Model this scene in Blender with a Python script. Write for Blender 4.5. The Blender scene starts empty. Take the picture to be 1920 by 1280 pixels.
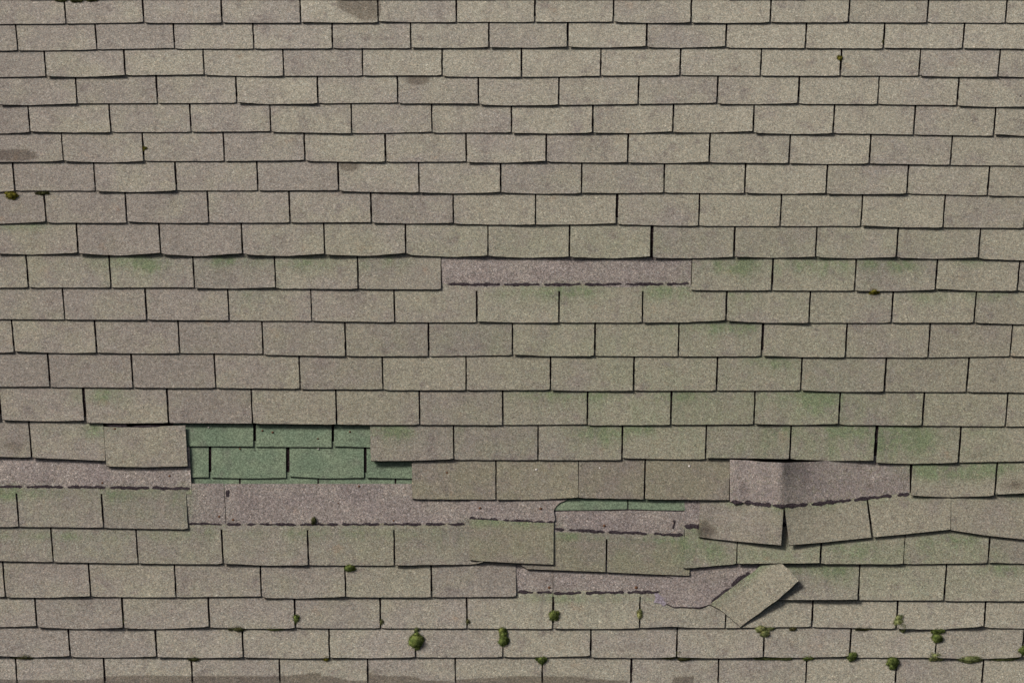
import bpy, math, random
from mathutils import Vector, Matrix
from mathutils.geometry import delaunay_2d_cdt
R_ = random.Random(11)
scene = bpy.context.scene
COL = scene.collection

# ------------------------------------------------------------------ camera
PITCH = math.radians(40)           # roof pitch
TH = math.radians(30)              # view direction against the roof normal
F = 6684.0                         # focal length in photo pixels
D = 13.24                          # metres from lens to roof
ROOF_Z = 4.6
V3 = Vector((0, math.cos(PITCH), math.sin(PITCH)))
N3 = Vector((0, -math.sin(PITCH), math.cos(PITCH)))
ROOF = Matrix(((1, 0, 0, 0), (0, V3.y, N3.y, 0), (0, V3.z, N3.z, ROOF_Z), (0, 0, 0, 1)))
st, ct = math.sin(TH), math.cos(TH)
Cl = Vector((0, -D * st, D * ct))  # camera in roof coordinates
cam = bpy.data.cameras.new('camera')
cam.sensor_fit = 'HORIZONTAL'; cam.sensor_width = 36; cam.lens = F / 1920 * 36
cam.clip_start = 0.1; cam.clip_end = 2000
co = bpy.data.objects.new('camera', cam); COL.objects.link(co)
right = Vector((1, 0, 0)); upl = Vector((0, ct, st)); bk = Vector((0, -st, ct))
rot = Matrix((right, upl, bk)).transposed().to_4x4()
co.matrix_world = ROOF @ (Matrix.Translation(Cl) @ rot)
scene.camera = co

# ------------------------------------------------------------------ light
sun_local = Vector((-0.72, 0.48, 0.66)).normalized()
sun_dir = (ROOF.to_3x3() @ sun_local).normalized()
w = bpy.data.worlds.new('World'); scene.world = w; w.use_nodes = True
nt = w.node_tree; bg = nt.nodes['Background']
sky = nt.nodes.new('ShaderNodeTexSky'); sky.sky_type = 'NISHITA'; sky.sun_disc = False
sky.sun_elevation = math.asin(sun_dir.z)
sky.sun_rotation = math.atan2(sun_dir.x, sun_dir.y)
sky.air_density = 0.6; sky.dust_density = 5.0; sky.ozone_density = 0.0
nt.links.new(sky.outputs[0], bg.inputs[0]); bg.inputs[1].default_value = 0.05
sl = bpy.data.lights.new('sun', 'SUN'); sl.energy = 2.6; sl.angle = math.radians(18); sl.color = (1, 0.965, 0.92)
so = bpy.data.objects.new('sun', sl); COL.objects.link(so)
so.rotation_euler = sun_dir.to_track_quat('Z', 'Y').to_euler(); so.location = (0, 0, 20)
scene.view_settings.view_transform = 'Standard'; scene.view_settings.look = 'None'
scene.view_settings.gamma = 1; scene.view_settings.use_curve_mapping = False
scene.view_settings.exposure = 0.48
scene.render.engine = 'CYCLES'

# ------------------------------------------------------------------ materials
class NB:
    def __init__(s, name):
        s.m = bpy.data.materials.new(name); s.m.use_nodes = True
        s.t = s.m.node_tree; s.b = s.t.nodes['Principled BSDF']
        s.b.inputs['Specular IOR Level'].default_value = 0.15
        s.b.inputs['Roughness'].default_value = 0.92
        g = s.t.nodes.new('ShaderNodeNewGeometry'); s.pos = g.outputs['Position']
    def streaks(s, scale, along=.22, off=(0, 0, 0)):
        mp = s.n('ShaderNodeMapping'); s.put(mp.inputs['Vector'], s.pos); mp.inputs['Rotation'].default_value = (-PITCH, 0, 0)
        mp.inputs['Location'].default_value = off
        sc = s.n('ShaderNodeVectorMath', operation='MULTIPLY'); s.put(sc.inputs[0], mp.outputs[0]); sc.inputs[1].default_value = (1, along, 1)
        o = s.n('ShaderNodeTexNoise'); s.put(o.inputs['Vector'], sc.outputs[0]); o.inputs['Scale'].default_value = scale
        o.inputs['Detail'].default_value = 4; o.inputs['Roughness'].default_value = .65
        return o.outputs[0]
    def n(s, kind, **k):
        o = s.t.nodes.new(kind)
        for a, v in k.items(): setattr(o, a, v)
        return o
    def put(s, sock, v):
        if hasattr(v, 'is_output'): s.t.links.new(v, sock)
        else: sock.default_value = v
    def math(s, op, a, b=0.0, c=0.0, clamp=False):
        o = s.n('ShaderNodeMath', operation=op, use_clamp=clamp)
        for i, v in enumerate((a, b, c)): s.put(o.inputs[i], v)
        return o.outputs[0]
    def noise(s, scale, detail=2.0, rough=0.5, off=(0, 0, 0)):
        mp = s.n('ShaderNodeVectorMath', operation='ADD'); s.put(mp.inputs[0], s.pos); mp.inputs[1].default_value = off
        o = s.n('ShaderNodeTexNoise'); s.put(o.inputs['Vector'], mp.outputs[0])
        o.inputs['Scale'].default_value = scale; o.inputs['Detail'].default_value = detail
        o.inputs['Roughness'].default_value = rough
        return o.outputs[0]
    def cells(s, scale):
        o = s.n('ShaderNodeTexVoronoi'); s.put(o.inputs['Vector'], s.pos); o.inputs['Scale'].default_value = scale
        sp = s.n('ShaderNodeSeparateColor'); s.put(sp.inputs[0], o.outputs['Color'])
        return sp.outputs[0], sp.outputs[1], sp.outputs[2], o.outputs['Distance']
    def ramp(s, v, a, b, lo=0.0, hi=1.0, smooth=True):
        o = s.n('ShaderNodeMapRange', interpolation_type='SMOOTHSTEP' if smooth else 'LINEAR'); s.put(o.inputs[0], v)
        for i, x in zip((1, 2, 3, 4), (a, b, lo, hi)): o.inputs[i].default_value = x
        return o.outputs[0]
    def mix(s, f, a, b, blend='MIX'):
        o = s.n('ShaderNodeMix', data_type='RGBA', blend_type=blend)
        s.put(o.inputs[0], f); s.put(o.inputs[6], a); s.put(o.inputs[7], b)
        return o.outputs[2]
    def grey(s, v):
        o = s.n('ShaderNodeCombineColor')
        for i in range(3): s.put(o.inputs[i], v)
        return o.outputs[0]
    def bump(s, h, strength, dist):
        o = s.n('ShaderNodeBump'); o.inputs['Strength'].default_value = strength; o.inputs['Distance'].default_value = dist
        s.put(o.inputs['Height'], h); s.t.links.new(o.outputs[0], s.b.inputs['Normal'])
    def col(s, c): s.put(s.b.inputs['Base Color'], c)

def c4(r, g, b): return (r, g, b, 1)

def granule_material():
    s = NB('mineral_granules')
    at = s.n('ShaderNodeAttribute', attribute_name='stain_and_shade')
    sp = s.n('ShaderNodeSeparateColor'); s.put(sp.inputs[0], at.outputs['Color'])
    gr, mv, wet_and_shade = sp.outputs
    oi = s.n('ShaderNodeObjectInfo').outputs['Random']
    big = s.noise(2.6, 3, 0.55); mid = s.noise(9.0, 3, 0.6, (4, 1, 2)); fine = s.noise(70, 2, 0.6)
    # body: olive tan against grey mauve
    f = s.math('ADD', s.math('MULTIPLY', big, 0.9), s.math('MULTIPLY', mid, 0.9))
    f = s.math('ADD', f, s.math('MULTIPLY', s.math('SUBTRACT', oi, 0.5), 0.22))
    xp = s.n('ShaderNodeSeparateXYZ'); s.put(xp.inputs[0], s.pos)
    f = s.math('ADD', f, s.ramp(xp.outputs[0], -1.9, 1.0, -.10, .16))
    f = s.ramp(f, 0.68, 1.12)
    base = s.mix(f, c4(.192, .167, .145), c4(.200, .185, .136))
    bl = at.outputs['Alpha']      # how far the colour goes towards the paler mix
    base = s.mix(s.math('MULTIPLY', bl, s.ramp(mid, .25, .75, .75, 1.0)), base, s.mix(f, c4(.318, .291, .256), c4(.328, .307, .251)))
    # head lap: mauve granules never bleached by the weather
    mvn = s.ramp(s.math('ADD', mv, s.math('MULTIPLY', s.math('SUBTRACT', fine, .5), .9)), 0.35, 0.65)
    mauve = s.mix(s.ramp(mid, .35, .68), c4(.186, .157, .153), c4(.246, .212, .196))
    mauve = s.mix(s.math('MULTIPLY', bl, .8), mauve, c4(.292, .255, .236))
    mvn = s.math('MULTIPLY', mvn, s.ramp(s.noise(7, 3, .6, (8, 2, 2)), .3, .65, .72, 1.0))
    base = s.mix(mvn, base, mauve)
    # algae
    gf = s.math('MULTIPLY', gr, s.ramp(s.math('ADD', s.math('MULTIPLY', mid, .6), s.math('MULTIPLY', fine, .5)), 0.35, 0.72, .35, 1.0))
    gf = s.math('MULTIPLY', gf, s.ramp(s.streaks(22, .3, (1, 2, 7)), .35, .62, .55, 1.45))
    base = s.mix(s.math('MINIMUM', gf, .88), base, c4(.140, .175, .098))
    # darker worn patches where granules thin out
    pn = s.noise(16, 4, 0.62, (7, 3, 5))
    base = s.mix(s.ramp(pn, .54, .74, 0, .55), base, c4(.158, .132, .124))
    sk = s.streaks(13, .25, (3, 8, 1)); lw = s.noise(4.2, 3, .6, (11, 4, 6))
    base = s.mix(s.math('MULTIPLY', s.ramp(sk, .50, .72, 0, .42), s.ramp(lw, .42, .62, .15, 1)), base, c4(.165, .140, .134))
    base = s.mix(1.0, base, s.grey(s.ramp(oi, 0, 1, .93, 1.06, False)), 'MULTIPLY')
    rn = s.noise(11, 3, 0.6, (1, 9, 5))
    base = s.mix(s.ramp(rn, .64, .80, 0, .38), base, c4(.30, .195, .12))
    base = s.mix(s.ramp(s.noise(21, 3, .6, (3, 3, 9)), .62, .78, 0, .35), base, c4(.33, .30, .25))
    # granules
    a, b, c, dist = s.cells(390); a2, b2, c2, d2 = s.cells(250)
    g1 = s.ramp(a, 0, 1, .66, 1.34, False); g2 = s.ramp(a2, 0, 1, .78, 1.22, False)
    g = s.math('MULTIPLY', g1, g2)
    g = s.math('MULTIPLY', g, s.ramp(fine, .25, .75, .88, 1.12, False))
    spk = s.math('GREATER_THAN', b2, .965); g = s.math('MULTIPLY', g, s.math('ADD', 1.0, s.math('MULTIPLY', spk, .40)))
    drk = s.math('LESS_THAN', b, .06); g = s.math('MULTIPLY', g, s.math('SUBTRACT', 1.0, s.math('MULTIPLY', drk, .45)))
    mm = s.math('POWER', g, s.ramp(mv, 0, 1, 1.0, 1.32, False))
    base = s.mix(1.0, base, s.grey(mm), 'MULTIPLY')
    hue = s.mix(s.ramp(c, 0, 1, 0, 1, False), c4(1.07, .98, .90), c4(.94, 1.02, 1.06))
    base = s.mix(1.0, base, hue, 'MULTIPLY')
    # dark damp stains, and shade painted beside the buckled crease
    wf = s.ramp(s.math('ADD', wet_and_shade, s.math('ADD', s.math('MULTIPLY', s.math('SUBTRACT', mid, .5), .5), s.math('MULTIPLY', s.math('SUBTRACT', fine, .5), .5))), .28, .62)
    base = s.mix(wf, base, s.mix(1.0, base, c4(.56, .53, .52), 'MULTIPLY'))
    s.col(base)
    s.bump(a, .35, .0015)
    return s.m

def asphalt_material():
    s = NB('bare_asphalt')
    n = s.noise(140, 3, .6); a, b, c, d = s.cells(300)
    base = s.mix(s.ramp(n, .4, .75), c4(.013, .009, .0095), c4(.034, .025, .026))
    base = s.mix(s.math('GREATER_THAN', b, .95), base, c4(.09, .072, .072))
    s.col(base); s.b.inputs['Roughness'].default_value = .95
    s.b.inputs['Specular IOR Level'].default_value = 0
    return s.m

def green_material():
    s = NB('old_green_granules')
    mid = s.noise(10, 3, .6); fine = s.noise(80, 2, .6); a, b, c, d = s.cells(330); a2 = s.cells(210)[0]
    base = s.mix(s.ramp(mid, .35, .7), c4(.132, .176, .118), c4(.168, .208, .138))
    base = s.mix(s.ramp(s.noise(14, 4, .65, (5, 5, 1)), .5, .75, 0, .65), base, c4(.13, .135, .108))
    base = s.mix(s.ramp(s.noise(30, 4, .65, (2, 5, 8)), .58, .75, 0, .6), base, c4(.075, .085, .062))
    g = s.math('MULTIPLY', s.ramp(a, 0, 1, .62, 1.38, False), s.ramp(a2, 0, 1, .8, 1.2, False))
    s.col(s.mix(1.0, base, s.grey(g), 'MULTIPLY')); s.bump(a, .3, .0015)
    return s.m

def plain(name, lo, hi, scale=60, rough=.9, metal=0.0):
    s = NB(name); n = s.noise(scale, 3, .6)
    s.col(s.mix(s.ramp(n, .35, .68), c4(*lo), c4(*hi))); s.b.inputs['Roughness'].default_value = rough
    s.b.inputs['Metallic'].default_value = metal
    return s.m

def moss_material(name, lo, hi):
    s = NB(name); n = s.noise(90, 3, .7); m = s.noise(28, 2, .5, (2, 7, 1))
    base = s.mix(s.ramp(n, .35, .7), c4(*lo), c4(*hi))
    base = s.mix(s.ramp(m, .5, .75, 0, .55), base, c4(hi[0] * 1.25, hi[1] * 1.05, hi[2]))
    s.col(base); return s.m

M_GRAN = granule_material(); M_ASPH = asphalt_material(); M_GREEN = green_material()
M_NAIL = plain('galvanised_nail', (.36, .33, .31), (.58, .54, .50), 300, .5, .3)
M_RUST = plain('rusty_nail', (.07, .035, .022), (.17, .085, .045), 300, .8)
M_SEAL = plain('sealant', (.020, .015, .018), (.060, .048, .052), 160, .95)
M_SEAL.node_tree.nodes['Principled BSDF'].inputs['Specular IOR Level'].default_value = .05
M_MOSS = moss_material('moss_green', (.060, .085, .020), (.185, .225, .062))
M_MOSSP = moss_material('moss_pale', (.115, .140, .050), (.29, .31, .13))
M_MOSSY = moss_material('moss_yellow', (.080, .078, .010), (.26, .23, .035))
M_MOSSB = moss_material('moss_brown', (.040, .042, .016), (.120, .125, .050))
M_WOOD = plain('deck_boards', (.05, .04, .03), (.10, .08, .06), 30)
M_GROUND = plain('lawn', (.035, .050, .018), (.075, .095, .035), 3)
M_PALE = plain('torn_fibre', (.15, .125, .14), (.36, .32, .36), 170)

# ------------------------------------------------------------------ helpers
MM = 0.001
def P(px, py, h=0.0):
    """photo pixel -> point of the roof (u, v, height over the deck plane in metres)"""
    d = Vector(((px - 960) / F, st + ct * (640 - py) / F, -ct + st * (640 - py) / F))
    k = (h - Cl.z) / d.z
    return Cl + d * k

def lerp(a, b, t): return a + (b - a) * t
def poly_y(pts, x):
    if x <= pts[0][0]: return pts[0][1]
    for (x0, y0), (x1, y1) in zip(pts, pts[1:]):
        if x <= x1: return lerp(y0, y1, (x - x0) / max(1e-6, x1 - x0))
    return pts[-1][1]

# stains, and crease shade painted as colour: x, y, rx, ry, strength
GREEN = [(900,978,40,7,.8),(960,979,50,7,.8),(1015,982,30,7,.9),(1060,1004,30,6,.7),(1110,1006,40,6,.6),(1170,1008,40,6,.5),(1230,1010,40,6,.6),(1270,1014,30,8,.7),(20,425,60,9,.35),(60,423,40,8,.4),(230,490,70,16,.35),(275,492,34,16,.75),(290,500,18,10,.6),(440,488,45,13,.65),(415,487,20,8,.4),(575,492,55,15,.7),
 (700,490,45,16,.5),(740,492,30,10,.3),(1375,495,55,16,.85),(1390,500,30,14,.5),(1530,497,50,18,.75),(1500,493,30,10,.4),(1650,494,60,12,.8),(1820,492,40,9,.7),(1700,498,40,12,.4),
 (480,560,40,22,.4),(1060,548,60,14,.55),(1090,545,30,9,.4),(1250,547,50,14,.7),(1380,553,24,9,.6),(1730,555,45,12,.4),(1855,552,45,9,.6),(960,550,50,12,.4),
 (1300,612,60,14,.45),(1370,612,55,10,.7),(1400,618,40,14,.3),(1455,676,40,16,.6),(1440,672,30,9,.3),(190,740,55,16,.55),(210,744,25,12,.4),(470,738,30,10,.2),
 (1020,738,70,12,.65),(1120,740,40,14,.5),(1270,740,60,14,.55),(1310,742,40,10,.3),(1525,742,50,22,.8),(1545,755,30,22,.5),(1440,738,30,12,.35),(350,660,40,10,.15),
 (185,806,35,16,.7),(90,806,40,9,.3),(725,806,45,14,.75),(750,815,30,16,.4),(1120,806,60,16,.75),(1145,815,28,20,.5),(1200,805,40,10,.55),(1270,806,30,9,.3),(1400,806,40,10,.3),(1460,806,30,12,.5),(1580,806,50,12,.6),
 (1680,815,50,22,1.0),(1710,820,40,22,.6),(1660,805,30,14,.6),(1830,806,40,14,.5),(880,806,30,10,.2),
 (1740,878,50,18,.9),(1800,878,60,20,1.0),(1850,880,30,18,.6),(1890,875,30,10,.6),
 (10,925,26,14,.8),(60,925,40,12,.6),(110,924,50,8,.4),(215,926,26,14,.7),(270,925,50,8,.4),(340,930,18,22,.7),(345,960,10,20,.35),
 (30,1002,60,9,.5),(130,1005,40,9,.55),(230,1000,50,9,.35),(300,1003,40,9,.3),(380,1000,30,14,.45),(470,998,40,10,.3),(600,1000,60,12,.5),(560,996,30,9,.3),(690,998,40,10,.35),(780,1000,40,10,.35),(840,1000,40,14,.45),
 (1300,1000,16,24,.8),(1330,1030,40,26,.5),(1300,1040,20,20,.3),(1600,1030,60,16,.35),(1810,1012,30,14,.6),(1760,1010,40,9,.4),(1450,1040,40,16,.2),
 (1010,1120,50,9,.4),(1075,1121,50,8,.55),(1150,1120,40,6,.5),(1210,1122,20,5,.4),(1520,1066,60,10,.75),(1560,1075,50,18,.4),(1890,1066,50,10,.75),(1700,1063,50,7,.3),
 # faint olive cast, middle and right of the roof
 (300,510,260,40,.16),(1500,510,260,40,.22),(1800,560,200,40,.12),(1400,570,200,40,.18),(1000,570,250,40,.14),(1150,510,10,10,0),(800,455,300,50,.12),(1250,455,250,50,.18),(1650,455,250,50,.12),(1000,640,300,60,.2),(1450,640,260,60,.14),(1250,700,300,60,.22),(1600,700,250,60,.14),(1300,770,400,60,.3),(1750,770,260,60,.14),
 (1100,830,400,50,.16),(1600,840,300,40,.38),(1300,1040,300,40,.22),(1750,1040,250,40,.34),(1700,1095,250,40,.22),(1150,1150,200,40,.08),(1250,330,250,30,.08),(1500,390,250,30,.08),(600,1090,300,40,.06),(640,1030,300,40,.14),(200,1030,200,40,.14),(200,960,200,40,.2)]
WET_AND_SHADE = [(675,6,38,26,.95),(695,22,22,16,.9),(655,4,18,16,.6),(-10,290,70,12,.9),(40,293,30,8,.7),(783,149,26,12,1.0),(655,310,22,12,1.0),(1328,998,24,18,.62),(1318,978,14,30,.42),(1510,892,64,60,.34),  # last entry: painted shade right of the buckled crease, partly dark worn granules
 (225,862,20,7,.5),(830,2,10,8,.55),(1860,915,0,0,0),(1900,908,40,16,.62),(1830,852,36,10,.55),(1040,380,0,0,0),(490,760,24,10,.25),(25,835,34,24,.5),(200,778,40,12,.4),(340,775,26,14,.4),(110,330,60,20,.33),(1480,440,0,0,0),(590,870,0,0,0),(690,350,14,20,.3),(30,210,0,0,0)]
def wet_band(x, y):      # damp run along the eave end of the roof
    e = 1268 + 3.5 * math.sin(x * .017) + 4 * math.sin(x * .0063 + 1.2)
    if 770 < x < 855: e = 1269 + (x - 770) * .12
    if 600 < x < 690: e = 1266 + (x - 600) * .13
    if 1180 < x < 1260 or x > 1300: e = 1290
    return max(0.0, min(1.0, .5 + (y - e) / 6.0, (1312 - y) / 14 + .3))
PALENESS = [(-100, 1.0), (60, .96), (300, .78), (480, .54), (700, .42), (900, .34), (1050, .40), (1140, .62), (1220, .76), (1300, .70)]  # palest at the top, darker across the middle, paler again near the bottom
def paleness(x, y):
    v = poly_y(PALENESS, y)
    if y < 500: v *= 1 - .35 * max(0, (420 - x) / 420)
    if 1040 < y: v *= 1 - .12 * max(0, (600 - x) / 600)
    return v
def stain_and_shade(x, y, yt=None, yb=None, mauve=0.0, bl=None):
    g = wv = 0.0
    for (cx, cy, rx, ry, k) in GREEN:
        if abs(x - cx) > 2.2 * rx or abs(y - cy) > 2.2 * ry: continue
        if yt is not None and not (yt - 3 <= cy <= yb): continue
        g += k * math.exp(-((x - cx) / rx) ** 2 - ((y - cy) / ry) ** 2)
    for (cx, cy, rx, ry, k) in WET_AND_SHADE:
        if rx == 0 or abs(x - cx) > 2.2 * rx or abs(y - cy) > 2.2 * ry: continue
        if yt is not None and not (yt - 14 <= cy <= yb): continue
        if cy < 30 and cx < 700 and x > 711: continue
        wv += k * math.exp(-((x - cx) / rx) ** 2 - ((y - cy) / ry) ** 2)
    if y > 1240: wv += wet_band(x, y)
    g *= 1.15
    return (min(g, 1.0), mauve, min(wv, 1.0), paleness(x, y) if bl is None else bl)

class Buf:
    def __init__(s): s.v = []; s.f = []; s.m = []; s.c = []
    def vert(s, p, c=(0, 0, 0, 1)):
        s.v.append(p); s.c.append(c); return len(s.v) - 1
    def face(s, idx, m): s.f.append(tuple(idx)); s.m.append(m)

def grid_sheet(buf, G, C, thick, bottom_edge=True):
    """G[j][i] = (px, py, h) of the upper face, rows from upslope to downslope"""
    nj, ni = len(G), len(G[0])
    T = [[P(*G[j][i]) for i in range(ni)] for j in range(nj)]
    ix = [[buf.vert(T[j][i], C[j][i]) for i in range(ni)] for j in range(nj)]
    for j in range(nj - 1):
        for i in range(ni - 1):
            buf.face((ix[j + 1][i], ix[j + 1][i + 1], ix[j][i + 1], ix[j][i]), 0)
    dn = Vector((0, 0, -thick))
    loop = [(0, i) for i in range(ni - 1)] + [(j, ni - 1) for j in range(nj - 1)] + [(nj - 1, i) for i in range(ni - 1, 0, -1)] + [(j, 0) for j in range(nj - 1, 0, -1)]
    up = [buf.vert(T[j][i]) for j, i in loop]; lo = [buf.vert(T[j][i] + dn) for j, i in loop]
    n = len(loop); pos = {q: k for k, q in enumerate(loop)}
    for k in range(n):
        k2 = (k + 1) % n
        if not bottom_edge and loop[k][0] == nj - 1 and loop[k2][0] == nj - 1: continue
        buf.face((up[k], up[k2], lo[k2], lo[k]), 1)
    for i in range(ni - 1):      # underside
        buf.face((lo[pos[(0, i)]], lo[pos[(0, i + 1)]], lo[pos[(nj - 1, i + 1)]], lo[pos[(nj - 1, i)]]), 1)

def poly_sheet(buf, outline, hf, cf, thick, step=9.0):
    pts = [Vector(p) for p in outline]; n = len(pts)
    dense = []
    for a, b in zip(pts, pts[1:] + pts[:1]):
        k = max(1, int((b - a).length / step))
        dense += [a.lerp(b, i / k) + (Vector((R_.uniform(-.5, .5), R_.uniform(-.5, .5))) if i else Vector((0, 0))) for i in range(k)]
    n = len(dense)
    def inside(p):
        r = False
        for a, b in zip(dense, dense[1:] + dense[:1]):
            if (a.y > p.y) != (b.y > p.y) and p.x < (b.x - a.x) * (p.y - a.y) / (b.y - a.y) + a.x: r = not r
        return r
    x0 = min(p.x for p in dense); x1 = max(p.x for p in dense); y0 = min(p.y for p in dense); y1 = max(p.y for p in dense)
    inner = []
    y = y0 + step / 2
    while y < y1:
        x = x0 + step / 2
        while x < x1:
            q = Vector((x, y))
            if inside(q) and min((q - d).length for d in dense) > step * .45: inner.append(q)
            x += step
        y += step
    vs, es, fs, *_ = delaunay_2d_cdt(dense + inner, [(i, (i + 1) % n) for i in range(n)], [list(range(n))], 1, 1e-4)
    ix = [buf.vert(P(p.x, p.y, hf(p.x, p.y)), cf(p.x, p.y)) for p in vs]
    for f in fs:
        a, b, c = [vs[i] for i in f[:3]]
        cr = (b - a).cross(c - a)
        f = list(f) if cr < 0 else list(f)[::-1]     # pixel y points down
        buf.face([ix[i] for i in f], 0)
    dn = Vector((0, 0, -thick))
    up = [buf.vert(P(p.x, p.y, hf(p.x, p.y))) for p in dense]; lo = [buf.vert(P(p.x, p.y, hf(p.x, p.y)) + dn) for p in dense]
    for k in range(n):
        k2 = (k + 1) % n; buf.face((up[k], up[k2], lo[k2], lo[k]), 1)

def build(name, buf, mats, parent=None, origin=None, smooth=True):
    """one mesh object from a buffer in roof coordinates; its origin lies at its own centre"""
    n = len(buf.v)
    o = origin if origin is not None else Vector((sum(p.x for p in buf.v) / n, sum(p.y for p in buf.v) / n, min(p.z for p in buf.v)))
    me = bpy.data.meshes.new(name)
    me.from_pydata([tuple(p - o) for p in buf.v], [], buf.f)
    for m in mats: me.materials.append(m)
    me.polygons.foreach_set('material_index', buf.m)
    me.polygons.foreach_set('use_smooth', [smooth and k == 0 for k in buf.m])
    at = me.attributes.new('stain_and_shade', 'FLOAT_COLOR', 'POINT')
    at.data.foreach_set('color', [x for c in buf.c for x in c])
    me.update()
    ob = bpy.data.objects.new(name, me); COL.objects.link(ob)
    if parent is None:
        ob.matrix_world = ROOF @ Matrix.Translation(o)
    else:
        ob.parent = parent
        ob.location = o - Vector(parent.get('_o', (0, 0, 0)))
    ob['_o'] = tuple(o)
    return ob

def empty(name, o):
    ob = bpy.data.objects.new(name, None); COL.objects.link(ob)
    ob.empty_display_size = .1
    ob.matrix_world = ROOF @ Matrix.Translation(o); ob['_o'] = tuple(o)
    return ob

def tag(o, label, cat, group=None):
    o['label'] = label; o['category'] = cat
    if group: o['group'] = group
    return o

# ------------------------------------------------------------------ the setting
gm = bpy.data.meshes.new('ground')
gm.from_pydata([(-400, -400, 0), (400, -400, 0), (400, 400, 0), (-400, 400, 0)], [], [(0, 1, 2, 3)])
gm.materials.append(M_GROUND)
g = bpy.data.objects.new('ground', gm); COL.objects.link(g); g['kind'] = 'structure'

roof = empty('shingle_roof', Vector((0, 0, 0)))
tag(roof, 'weathered tan shingle roof with missing tabs, green older shingles showing through', 'roof')

b = Buf()
for (x, y) in ((-2.9, 2.4), (2.9, 2.4), (2.9, -2.2), (-2.9, -2.2)): b.vert(Vector((x, y, -.020)))
for (x, y) in ((-2.9, 2.4), (2.9, 2.4), (2.9, -2.2), (-2.9, -2.2)): b.vert(Vector((x, y, -.045)))
b.face((3, 2, 1, 0), 0); b.face((4, 5, 6, 7), 0)
for i in range(4): b.face((i, (i + 1) % 4, 4 + (i + 1) % 4, 4 + i), 0)
build('roof_deck', b, [M_WOOD], roof, smooth=False)

# ------------------------------------------------------------------ shingle courses (measured on the photograph)
S = {}
B = {}
S[0] = [124,270,416.5,564,709,855.7,1002.8,1150,1295,1444,1590.7,1737.8,1884.6]
B[0] = [(0,45.5),(124,44.5),(200,43.5),(270,42),(276,43),(340,43.7),(416,42.5),(430,43),(564,43),(570,41.5),(640,43),(709,42),(714,40),(770,42),(855,41.5),(1002,41.5),(1150,41),(1156,41.5),(1220,43.5),(1295,42.5),(1370,43.5),(1444,42),(1575,42),(1590,41),(1600,42),(1737,42.5),(1884,43),(1920,43)]
S[1] = [33.6,181.7,327.5,476,623.8,770.3,916.5,1064,1212,1360.6,1510,1656,1805]
B[1] = [(0,95),(90,95),(180,93),(327,90.2),(332,92),(476,91.5),(623,91),(770,90.5),(775,89.5),(850,90.5),(916,88.5),(990,90),(1064,87.3),(1070,88.5),(1130,89.7),(1212,86.7),(1216,89),(1270,90),(1360,87.3),(1365,90),(1510,90.5),(1656,91),(1661,90),(1805,91),(1809,90.5),(1920,91.8)]
S[2] = [86.7,235,383,532,680.3,829.5,977.6,1126,1275,1425.5,1575,1722.7,1871]
B[2] = [(0,145),(86,143),(150,145),(235,141),(240,141.5),(383,139.5),(388,141),(460,143),(532,142.5),(680,142),(829,141.3),(834,143.3),(900,144.7),(977,144),(1050,144),(1126,142),(1275,141.3),(1425,142),(1575,142.5),(1722,142),(1728,142.5),(1800,144.6),(1871,144),(1920,144.5)]
S[3] = [-2,145,295.6,444.4,596,745.8,897,1047.5,1196.6,1344.5,1496.7,1645.5,1794]
B[3] = [(-2,196),(50,197.4),(145,194),(150,194),(295,193.5),(440,193),(449,192),(500,195.5),(596,194),(745,192.5),(750,194),(890,194),(902,196),(950,198),(1047,197),(1196,195),(1344,193),(1350,195),(1420,195.7),(1496,193),(1500,195),(1645,195.5),(1790,197.5),(1799,198.5),(1870,201),(1903,200),(1920,200)]
S[4] = [56.4,208,358.4,508,659.5,810,959,1111,1261.4,1411.7,1562,1712.6,1862.8]
B[4] = [(0,250.5),(56,248),(61,246.5),(130,248.5),(208,248),(358,247.5),(508,246),(513,247.5),(659,250),(720,249.5),(810,247),(815,249),(959,248.3),(964,249),(1040,250.7),(1111,248.5),(1116,249),(1190,249.7),(1261,246.5),(1266,248),(1330,248.7),(1411,246),(1416,249),(1490,251.7),(1562,250),(1712,252.5),(1862,255),(1868,251.5),(1920,255)]
S[5] = [-30,119,270,421,572,723,874,1024,1176.8,1329.4,1479,1630,1781.5]
B[5] = [(-30,303.5),(60,303.5),(119,301.5),(124,302.5),(210,304.7),(270,302),(421,302),(572,300.5),(577,302),(640,303.3),(723,303.5),(874,303),(879,304),(950,305.3),(1024,301.7),(1029,303.5),(1100,304.7),(1176,304),(1181,304.5),(1250,306.2),(1329,303.2),(1334,305),(1479,306),(1550,307.8),(1630,306.5),(1781,309.5),(1920,311)]
S[6] = [28,179,331,483.7,635,786,939,1090,1244.6,1396,1548.7,1700,1851]
B[6] = [(0,359.5),(28,357.5),(179,357.5),(184,358.5),(250,360.3),(331,357.5),(483,357),(635,356.5),(640,358),(700,360.2),(786,360.7),(791,361),(860,362.7),(939,360),(944,361),(1010,363.3),(1090,362.7),(1095,361),(1160,362),(1244,361),(1330,362.4),(1396,362),(1480,363.7),(1548,361.5),(1553,363),(1600,364.2),(1700,363),(1851,366.5),(1920,368)]
S[7] = [86.7,238,391.3,544,696.4,850,1003.8,1155.6,1310,1462.4,1614,1767.7,1920]
B[7] = [(0,419.5),(86,415.5),(91,417.5),(238,417.5),(243,415.5),(310,418.2),(391,417.5),(544,417.2),(696,416.5),(701,417.5),(770,419.2),(850,417.5),(855,419.5),(930,421.3),(1003,421),(1080,421),(1155,418.5),(1160,420.5),(1240,422.8),(1310,423.5),(1462,424),(1614,423.5),(1619,422.5),(1690,426.2),(1767,426.5),(1920,427.5)]
S[8] = [-6,146.8,301.3,455,608.7,761,914.8,1067.6,1220.5,1375.7,1529,1680.8,1834]
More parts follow.
